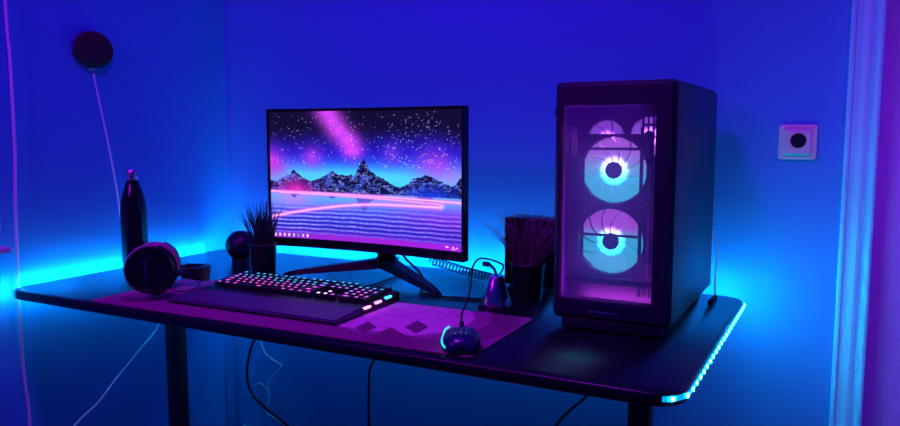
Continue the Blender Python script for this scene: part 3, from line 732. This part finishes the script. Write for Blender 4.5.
# ================================================================== mouse
def make_mouse():
    t = thing('mouse', 'black perforated gaming mouse with teal side light on the desk mat', 'mouse', (-0.622, 1.218, MZ), math.radians(27))
    nx, ny = 33, 49; W, Ln, Ht = 0.0365, 0.064, 0.037
    def half_w(s): return W*(0.93+0.10*math.cos(s*PI*1.0+0.3)-0.09*math.exp(-((s-0.1)/0.35)**2))*(max(0, 1-abs(s)**5))**0.38   # s: -1 rear .. 1 front
    def top(s): return Ht*(0.62+0.38*math.cos((s+0.25)*1.75))*(max(0, 1-abs(s)**6))**0.30
    rows = []
    bm = bmesh.new(); grid = []
    for j in range(ny):
        s = -0.985+1.97*j/(ny-1); y = s*Ln; row = []
        for i in range(nx):
            u = -1+2*i/(nx-1); a = u*PI/2
            x = half_w(s)*math.copysign(abs(math.sin(a))**0.75, a); z = 0.003+(top(s)-0.003)*max(0, math.cos(a))**0.55
            row.append(bm.verts.new((x, y, z)))
        grid.append(row)
    for j in range(ny-1):
        for i in range(nx-1):
            s = -0.985+1.97*(j+0.5)/(ny-1); u = -1+2*(i+0.5)/(nx-1)
            # rows of open cells over the rear and the buttons
            hole = abs(u) < 0.55 and (-0.75 < s < 0.85) and (i % 2 == 1) and ((j+(i//2) % 2) % 2 == 0) and not (abs(u) < 0.07 and s > 0.2)
            if hole: continue
            bm.faces.new((grid[j][i], grid[j][i+1], grid[j+1][i+1], grid[j+1][i]))
    sh = obj('shell', bm, M['mouse_shell'], t); so = sh.modifiers.new('thickness', 'SOLIDIFY'); so.thickness = 0.0012
    bm = bmesh.new(); ol = []
    for k in range(40):
        s = -0.97+1.94*k/39; ol.append((half_w(s)*0.97, s*Ln))
    ol = ol+[(-x, y) for x, y in ol[::-1]]
    prism(bm, ol, 0.0002, 0.004); obj('base', bm, M['plastic'], t)
    bm = bmesh.new(); lathe(bm, [(0, -0.004), (0.010, -0.004), (0.011, -0.002), (0.011, 0.002), (0.010, 0.004), (0, 0.004)], 24, mtx=Matrix.Translation((0, 0.036, 0.027)) @ Matrix.Rotation(PI/2, 4, 'Y')); obj('scroll_wheel', bm, M['rubber'], t)
    bm = bmesh.new(); tube(bm, [(0.021*math.sin(a), -0.020-0.006*math.cos(a*1.2), 0.0265+0.0055*math.cos(a)) for a in [math.radians(d) for d in range(-70, 71, 10)]], 0.0013, 6); obj('inner_light', bm, M['mouse_led'], t)
    bm = bmesh.new(); pts = []
    for k in range(16):
        s = -0.75+1.05*k/15; pts.append((-half_w(s)-0.0008, s*Ln, 0.010+0.010*(k/15)))
    pts += [(-half_w(0.42)+0.001, 0.42*Ln, 0.024), (-half_w(0.42)+0.009, 0.45*Ln, 0.029)]
    tube(bm, pts, 0.0014, 8); obj('side_light', bm, M['mouse_led'], t)
    return t
make_mouse()

# mouse bungee: brushed metal cone with a cable clip
bg = thing('mouse_bungee', 'brushed metal cone mouse cable holder standing behind the desk mat', 'cable holder', (-0.705, 1.555, DZ+0.0002))
bm = bmesh.new(); lathe(bm, [(0, 0.003), (0.0385, 0.003), (0.039, 0.006), (0.0165, 0.070), (0.015, 0.072), (0, 0.0725)], 48); obj('cone', bm, M['metal_cone'], bg, angle=30)
bm = bmesh.new(); lathe(bm, [(0, 0), (0.040, 0), (0.040, 0.003), (0, 0.003)], 40); obj('base_ring', bm, M['rubber'], bg)
bm = bmesh.new(); tube(bm, spline([(0, 0, 0.070), (-0.004, 0, 0.085), (-0.012, -0.004, 0.095), (-0.022, -0.008, 0.099)], 8), 0.0032); box(bm, -0.030, -0.014, -0.013, -0.002, 0.093, 0.104, 0.002); obj('clip', bm, M['plastic'], bg)

# ================================================================== headphones
def make_headphones():
    t = thing('headphones', 'black over-ear headphones with violet ear cushions lying beside the keyboard', 'headphones', (-1.449, 1.231, MZ))
    xd = Vector((0.70, -0.71, 0.09)).normalized(); zd = Vector((0.66, 0.72, -0.16)); zd = (zd-xd*zd.dot(xd)).normalized(); yd = zd.cross(xd)
    B = Matrix((xd, yd, zd)).transposed().to_4x4()
    B = B @ Matrix.Scale(1.06, 4)
    B.translation = Vector((-0.045, 0.032, 0.0675))
    def cup(sx):
        R90 = Matrix.Rotation(PI/2*sx, 4, 'Y')
        mt = B @ Matrix.Translation((sx*0.066, 0, 0)) @ R90
        bm = bmesh.new(); lathe(bm, [(0.030, 0.000), (0.050, 0.001), (0.0525, 0.006), (0.052, 0.014), (0.047, 0.020), (0.044, 0.0205), (0.043, 0.0185), (0.020, 0.0195), (0, 0.020)], 56, mtx=mt)
        c_ = obj('ear_cup', bm, M['plastic_gloss'], t, angle=25)
        bm = bmesh.new(); prof = [(0.044+0.0125*math.cos(a), -0.010+0.012*math.sin(a)) for a in [2*PI*k/16 for k in range(17)]]
        lathe(bm, prof, 56, mtx=mt); bmesh.ops.remove_doubles(bm, verts=bm.verts[:], dist=1e-6); obj('ear_cushion', bm, M['cushion'], t)
        bm = bmesh.new(); prof = [(0.0525+0.0022*math.cos(a), 0.003+0.003*math.sin(a)) for a in [2*PI*k/10 for k in range(11)]]
        lathe(bm, prof, 56, mtx=mt); bmesh.ops.remove_doubles(bm, verts=bm.verts[:], dist=1e-6); obj('cup_rim', bm, M['cushion'], t)
        # slim raised mark on the cup face
        bm = bmesh.new(); box(bm, -0.026, 0.026, -0.0012, 0.0012, 0.0195, 0.0206, 0.0003, mtx=mt @ Matrix.Translation((0.008*sx, 0.004, 0)) @ Matrix.Rotation(math.radians(98), 4, 'Z')); obj('cup_mark', bm, M['metal_cone'], c_)
        # yoke
        bm = bmesh.new(); pts = [(0.0545*math.cos(a), 0.0545*math.sin(a)) for a in [math.radians(d) for d in range(-80, 81, 10)]]
        path = [B @ Vector((sx*0.074, y, x)) for x, y in pts]; tube(bm, path, 0.0042, 8)
        path = [B @ Vector(p) for p in ((sx*0.074, 0, 0.054), (sx*0.074, 0, 0.068), (sx*0.070, 0, 0.082))]; tube(bm, path, 0.0065, 8); obj('yoke', bm, M['plastic'], t)
    cup(1); cup(-1)
    bm = bmesh.new(); nseg = 40; rows = []
    for i in range(nseg+1):
        a = PI*i/nseg; cx, cz = 0.072*math.cos(a), 0.066+0.070*math.sin(a); nx_, nz = math.cos(a), math.sin(a); cz -= 0.018*math.sin(a)
        wd = 0.010+0.007*math.sin(a); th = 0.004+0.005*math.sin(a)
        rows.append([bm.verts.new(B @ Vector((cx+nx_*o_*th, s_*wd, cz+nz*o_*th))) for o_, s_ in ((-1, -1), (-1, 1), (1, 1), (1, -1))])
    for a, b_ in zip(rows, rows[1:]):
        for k in range(4): bm.faces.new((a[k], a[(k+1) % 4], b_[(k+1) % 4], b_[k]))
    bm.faces.new(rows[0]); bm.faces.new(rows[-1][::-1]); bmesh.ops.bevel(bm, geom=bm.edges[:], offset=0.0012, segments=1, affect='EDGES')
    obj('headband', bm, M['plastic'], t)
    bm = bmesh.new(); path = spline([B @ Vector(p) for p in ((0.080, 0.030, 0.030), (0.092, 0.040, 0.070), (0.088, 0.030, 0.10), (0.060, 0.008, 0.112))], 8); tube(bm, path, 0.0012, 6); obj('wire', bm, M['cable_black'], t)
make_headphones()

# ================================================================== bottle
bt = thing('water_bottle', 'tall black steel water bottle with a shiny cap at the left end of the desk', 'bottle', (-1.800, 1.462, DZ+0.0002))
bm = bmesh.new(); lathe(bm, [(0, 0), (0.033, 0), (0.0355, 0.003), (0.036, 0.008), (0.036, 0.175), (0.0345, 0.198), (0.0295, 0.222), (0.0225, 0.243), (0.0175, 0.256), (0.0160, 0.264), (0, 0.264)], 48); obj('body', bm, M['bottle'], bt, angle=50)
bm = bmesh.new(); lathe(bm, [(0, 0.2645), (0.0165, 0.2645), (0.0175, 0.267), (0.0172, 0.292), (0.0155, 0.295), (0, 0.2952)], 40); obj('cap', bm, M['bottle_cap'], bt, angle=40)

# spherical speaker on the desk
M['ball'] = mat('dark_ball_shell', (0.008, 0.010, 0.03), 0.35, noise=0.3, nscale=300)
sp = thing('ball_speaker', 'round dark ball-shaped smart speaker on the desk at the back left', 'speaker', (-1.668, 1.747, DZ+0.0002))
R0 = 0.047; bm = bmesh.new(); prof = [(0, 0.004), (0.024, 0.004)]+[(R0*math.cos(a), 0.049+R0*math.sin(a)) for a in [math.radians(d) for d in range(-52, 90, 6)]]+[(0, 0.049+R0)]
lathe(bm, prof, 48); obj('grille', bm, M['ball'], sp, angle=60)
bm = bmesh.new(); lathe(bm, [(0, 0), (0.028, 0), (0.030, 0.002), (0.0285, 0.009), (0, 0.009)], 40); obj('base', bm, M['rubber'], sp)

# ================================================================== potted grass
mg1 = mat('grass_dark_green', (0.022, 0.045, 0.03), 0.55, noise=0.5, nscale=60)
mg2 = mat('grass_dry_brown', (0.15, 0.18, 0.11), 0.6, noise=0.5, nscale=60)
def potted_grass(name, loc, r0, r1, h, n, gh, spread, m, label, seed, xmax=9, ymax=9):
    t = thing(name, label, 'plant', loc)
    bm = bmesh.new(); lathe(bm, [(0, 0), (r0-0.001, 0), (r0, 0.002), (r1, h-0.004), (r1+0.0012, h-0.002), (r1, h), (r1-0.003, h), (r1-0.004, h-0.012), (r1*0.5, h-0.012)], 48)
    p = obj('pot', bm, M['pot'], t, angle=40)
    bm = bmesh.new(); lathe(bm, [(r1-0.0045, h-0.016), (r1-0.0045, h-0.011), (r1*0.5, h-0.009), (0, h-0.008)], 32); obj('soil', bm, M['soil'], t)
    rr = random.Random(seed); bm = bmesh.new()
    for k in range(n):
        a = rr.uniform(0, 2*PI); q = rr.random()**0.6; bx, by = math.cos(a)*q*(r1-0.008), math.sin(a)*q*(r1-0.008)
        L_ = gh*rr.uniform(0.55, 1.0)*(1-0.15*q); lean = spread*q*rr.uniform(0.4, 1.15); a2 = a+rr.uniform(-0.5, 0.5); w0 = rr.uniform(0.0012, 0.0024)
        path = []; rad = []
        for i in range(7):
            u = i/6; path.append((min(bx+math.cos(a2)*lean*L_*u**1.7, xmax+0.1*bx), min(by+math.sin(a2)*lean*L_*u**1.7, ymax), h-0.012+L_*u*(1-0.22*lean*u))); rad.append(w0*(1-0.92*u**1.5))
        tube(bm, path, rad, 4)
    obj('grass', bm, m, t)
potted_grass('potted_plant', (-1.395, 1.545, DZ+0.0002), 0.031, 0.0365, 0.101, 150, 0.150, 0.42, mg1, 'potted artificial grass in a dark pot beside the left edge of the monitor', 3, 9, 0.03)
potted_grass('potted_plant', (-0.668, 1.655, DZ+0.0002), 0.033, 0.0415, 0.090, 120, 0.180, 0.95, mg2, 'brownish artificial grass in a dark pot next to the computer tower', 11, 0.125, 0.11)
# black box behind the right-hand pot
bx_ = thing('black_box_speaker', 'small upright black box standing behind the brownish potted grass', 'speaker', (-0.718, 1.80, DZ+0.0002))
bm = bmesh.new(); box(bm, -0.070, 0.070, -0.012, 0.075, 0.004, 0.180, 0.004); obj('cabinet', bm, M['plastic_gloss'], bx_, angle=50)
bm = bmesh.new(); box(bm, 0.030, 0.066, -0.0135, -0.0115, 0.140, 0.156, 0.001); obj('badge_or_reflection', bm, M['rest'], bx_)  # violet plate standing in for a pink reflection on the cabinet front
for s in (-0.05, 0.05):
    bm = bmesh.new(); box(bm, s-0.01, s+0.01, -0.005, 0.07, 0, 0.0045, 0.001); obj('foot', bm, M['rubber'], bx_)

# ================================================================== on the walls
pk = thing('wall_speaker', 'round fabric smart speaker mounted high on the left wall', 'speaker', (XL, 1.443, 1.384)); pk.scale = (1.0, 1.20, 1.0)
mt = Matrix.Rotation(PI/2, 4, 'Y')
bm = bmesh.new(); prof = [(0, 0.004), (0.044, 0.004)]+[(0.041+0.0105*math.cos(a), 0.017+0.0135*math.sin(a)) for a in [math.radians(d) for d in range(-70, 91, 16)]]+[(0.020, 0.032), (0, 0.0325)]
lathe(bm, prof, 56, mtx=mt); obj('fabric_body', bm, M['fabric_speaker'], pk, angle=60)
bm = bmesh.new(); lathe(bm, [(0, 0.0002), (0.038, 0.0002), (0.038, 0.0045), (0, 0.0045)], 40, mtx=mt); box(bm, 0.001, 0.012, -0.006, 0.006, -0.058, -0.036, 0.002); obj('mount', bm, M['socket'], pk)
cable('speaker_cable', [(-1.920, 1.446, 1.318), (-1.920, 1.449, 1.29), (-1.920, 1.480, 1.128), (-1.920, 1.504, 0.98), (-1.920, 1.518, 0.861), (-1.920, 1.550, 0.76), (-1.918, 1.611, 0.64), (-1.914, 1.633, 0.548), (-1.912, 1.534, 0.468), (-1.912, 1.460, 0.412), (-1.912, 1.399, 0.362), (-1.912, 1.317, 0.318), (-1.87, 1.10, 0.2), (-1.83, 0.9, 0.01)], 0.0026, M['cable_white'], 'long white cable running down from the round wall speaker and on below the desk')
so_ = thing('wall_socket', 'square white power socket on the wall to the right of the computer', 'socket', (-0.112, YB, 1.127))
mt = Matrix.Rotation(PI/2, 4, 'X')
def sq_loft(bm, levels):
    rings = []
    for (hw, r, d) in levels: rings.append([bm.verts.new((x, -d, z)) for x, z in rrect(-hw, hw, -hw, hw, r, 5)])
    for a, b_ in zip(rings, rings[1:]):
        for i in range(len(a)): bm.faces.new((a[i], a[(i+1) % len(a)], b_[(i+1) % len(a)], b_[i]))
    return rings
bm = bmesh.new(); r = sq_loft(bm, [(0.042, 0.007, 0.0), (0.042, 0.007, 0.006), (0.0405, 0.006, 0.008), (0.0335, 0.004, 0.0085), (0.0325, 0.004, 0.0075)]); bm.faces.new(r[-1])
obj('frame', bm, M['socket'], so_, angle=30)
bm = bmesh.new(); r = sq_loft(bm, [(0.0322, 0.004, 0.0076), (0.0318, 0.004, 0.011), (0.0270, 0.004, 0.017)]); bm.faces.new(r[-1]); obj('cover', bm, M['socket'], so_, angle=20)
bm = bmesh.new(); lathe(bm, [(0.0165, 0.0171), (0.0175, 0.0171), (0.0175, 0.0190), (0.0160, 0.0192), (0.0155, 0.0176), (0, 0.0175)], 40, (0, 0.0, 0), mtx=Matrix.Translation((0.002, 0, 0.004)) @ mt); obj('outlet_well', bm, M['plastic'], so_)
bm = bmesh.new()
for sx in (-0.0065, 0.0065): cyl(bm, (sx+0.002, -0.0195, 0.004), (sx+0.002, -0.0172, 0.004), 0.0026, seg=12)
box(bm, 0.0005, 0.0035, -0.0195, -0.0172, -0.010, -0.006); obj('contact', bm, M['metal_cone'], so_)

# cords by the window
cable('window_cord', [(-1.914, 1.205, 2.05), (-1.914, 1.196, 1.48), (-1.914, 1.199, 1.333), (-1.914, 1.197, 1.105), (-1.913, 1.190, 0.98), (-1.914, 1.187, 0.85), (-1.914, 1.183, 0.637), (-1.914, 1.185, 0.50), (-1.914, 1.192, 0.374), (-1.914, 1.185, 0.02)],
      0.0040, M['cable_white'], 'pale cord hanging down the left wall beside the window', 'cord')
bm = bmesh.new(); z = 0.90
while z < 2.08:
    for dy in (0.0, 0.010):
        r = bmesh.ops.create_icosphere(bm, subdivisions=1, radius=0.0024, matrix=Matrix.Translation((-1.912, 1.133+dy+0.002*math.sin(z*9), z+dy*0.3)))
    z += 0.006
tag(obj('blind_chain', bm, M['cable_white']), 'beaded pull chain hanging at the edge of the window above the sill', 'chain')

# ================================================================== cables on the desk
def coil(name, path, R, pitch, r, label):
    P = spline(path, 24); L_ = [0]
    for a, b_ in zip(P, P[1:]): L_.append(L_[-1]+(b_-a).length)
    tot = L_[-1]; n = int(tot/pitch*9); pts = []
    for i in range(n+1):
        s = tot*i/n; k = 0
        while k < len(P)-2 and L_[k+1] < s: k += 1
        f = (s-L_[k])/max(1e-9, L_[k+1]-L_[k]); c_ = P[k].lerp(P[k+1], f); t = (P[k+1]-P[k]).normalized()
        nn = t.cross(Vector((0, 0, 1))).normalized(); b2 = nn.cross(t); a = 2*PI*s/pitch
        pts.append(c_+(nn*math.cos(a)+b2*math.sin(a))*R)
    bm = bmesh.new(); tube(bm, pts, r, 5); return tag(obj(name, bm, M['cable_black']), label, 'cable')
coil('coiled_cable', [(-1.325, 1.735, 0.762), (-1.27, 1.80, 0.762), (-1.22, 1.855, 0.766), (-1.17, 1.880, 0.772)], 0.0080, 0.0125, 0.0019, 'black coiled cable on the desk behind the left foot of the monitor')
coil('coiled_cable', [(-1.06, 1.885, 0.778), (-1.00, 1.870, 0.772), (-0.93, 1.845, 0.765), (-0.83, 1.80, 0.764)], 0.0115, 0.0135, 0.0019, 'black coiled cable stretching from the monitor stand to the metal cone')
cb = DZ+0.0034
cable('monitor_cable', [(-1.04, 1.668, 0.866), (-1.035, 1.69, 0.82), (-1.00, 1.715, 0.775), (-0.965, 1.67, cb), (-0.93, 1.60, cb), (-0.87, 1.575, cb), (-0.81, 1.582, cb), (-0.76, 1.60, cb), (-0.755, 1.68, cb), (-0.79, 1.75, cb)], 0.0030, M['cable_black'], 'black cable sweeping over the desk from the monitor stand to behind the cone')
cable('keyboard_cable', [(-1.125, 1.84, cb), (-1.105, 1.78, cb), (-1.090, 1.70, cb), (-1.085, 1.63, cb), (-1.09, 1.585, cb), (-1.10, 1.545, cb), (-1.14, 1.515, cb+0.005), (-1.15, 1.495, MZ+0.012)], 0.0026, M['cable_black'], 'black cable looping from the monitor stand down to the rear of the keyboard')
cable('mouse_cable', [(-0.655, 1.287, MZ+0.014), (-0.668, 1.315, MZ+0.013), (-0.70, 1.37, MZ+0.004), (-0.735, 1.44, MZ+0.002), (-0.760, 1.51, cb+0.004), (-0.766, 1.545, 0.79), (-0.764, 1.55, 0.835), (-0.748, 1.55, 0.858), (-0.725, 1.550, 0.860), (-0.705, 1.565, 0.852), (-0.700, 1.585, 0.838), (-0.735, 1.62, 0.80), (-0.79, 1.70, 0.765), (-0.81, 1.82, cb), (-0.82, 1.88, cb), (-0.83, 1.912, cb)], 0.0022, M['cable_black'], 'black mouse cable held up by the metal cone')
tc_ = thing('power_cable', 'thin pale cable with a black plug curving out from behind the computer tower', 'cable', (-0.268, 1.87, DZ))
bm = bmesh.new(); tube(bm, [p-Vector((-0.268, 1.87, DZ)) for p in spline([(-0.270, 1.862, 0.757), (-0.274, 1.90, 0.762), (-0.280, 1.928, 0.79), (-0.277, 1.93, 0.831), (-0.279, 1.93, 0.87), (-0.289, 1.93, 0.906), (-0.31, 1.925, 0.93)], 10)], 0.0020); obj('cord', bm, M['cable_white'], tc_)
bm = bmesh.new(); box(bm, -0.006, 0.006, -0.085, -0.006, 0.0006, 0.013, 0.003); obj('plug', bm, M['cable_black'], tc_)
# ================================================================== cables under the desk
def wallpts(l): return l
cable('hanging_cable', [(-1.70, 1.945, 0.722), (-1.715, 1.95, 0.60), (-1.776, 1.95, 0.467), (-1.824, 1.95, 0.407), (-1.851, 1.95, 0.305), (-1.835, 1.95, 0.234), (-1.785, 1.95, 0.195), (-1.727, 1.95, 0.166), (-1.674, 1.95, 0.139), (-1.60, 1.94, 0.07), (-1.55, 1.92, 0.006)], 0.0046, M['cable_black'], 'black cable hanging in a bow under the desk right of the left leg')
hc = thing('thin_cord', 'thin kinked pale cord hanging beside the bowed black cable', 'cord', (-1.75, 1.975, 0.72))
bm = bmesh.new(); O_ = Vector((-1.75, 1.975, 0.72))
tube(bm, [Vector(p)-O_ for p in spline([(-1.78, 1.972, 0.722), (-1.80, 1.974, 0.55), (-1.806, 1.974, 0.442), (-1.79, 1.974, 0.383), (-1.754, 1.974, 0.359), (-1.714, 1.974, 0.340), (-1.747, 1.974, 0.303), (-1.775, 1.974, 0.269), (-1.773, 1.974, 0.212), (-1.788, 1.974, 0.161), (-1.734, 1.974, 0.142), (-1.698, 1.974, 0.123), (-1.62, 1.965, 0.05), (-1.57, 1.95, 0.005)], 8)], 0.0030)
obj('main_cord', bm, M['cable_white'], hc)
bm = bmesh.new(); tube(bm, [Vector(p)-O_ for p in spline([(-1.848, 1.980, 0.245), (-1.82, 1.980, 0.259), (-1.793, 1.980, 0.249), (-1.775, 1.980, 0.226)], 8)], 0.0024); obj('branch', bm, M['cable_white'], hc)
cable('hanging_cable', [(-1.20, 1.94, 0.722), (-1.23, 1.95, 0.60), (-1.287, 1.95, 0.479), (-1.303, 1.95, 0.438), (-1.322, 1.95, 0.405), (-1.330, 1.95, 0.365), (-1.333, 1.95, 0.204), (-1.33, 1.95, 0.006)], 0.0040, M['cable_black'], 'black cable hanging straight down below the monitor under the desk')
cable('hanging_cable', [(-0.44, 1.94, 0.722), (-0.49, 1.95, 0.58), (-0.571, 1.95, 0.464), (-0.599, 1.95, 0.437), (-0.627, 1.95, 0.406), (-0.655, 1.95, 0.378), (-0.696, 1.95, 0.324), (-0.76, 1.95, 0.2), (-0.80, 1.93, 0.006)], 0.0040, M['cable_black'], 'black cable slanting down under the desk below the computer tower')
for o in scene.objects:
    if o.parent is None and o.name.split('.')[0] in ('potted_plant', 'hanging_cable', 'coiled_cable'):
        o['group'] = {'potted_plant': 'pots of artificial grass on the desk', 'hanging_cable': 'black cables hanging under the desk', 'coiled_cable': 'coiled cables at the back of the desk'}[o.name.split('.')[0]]
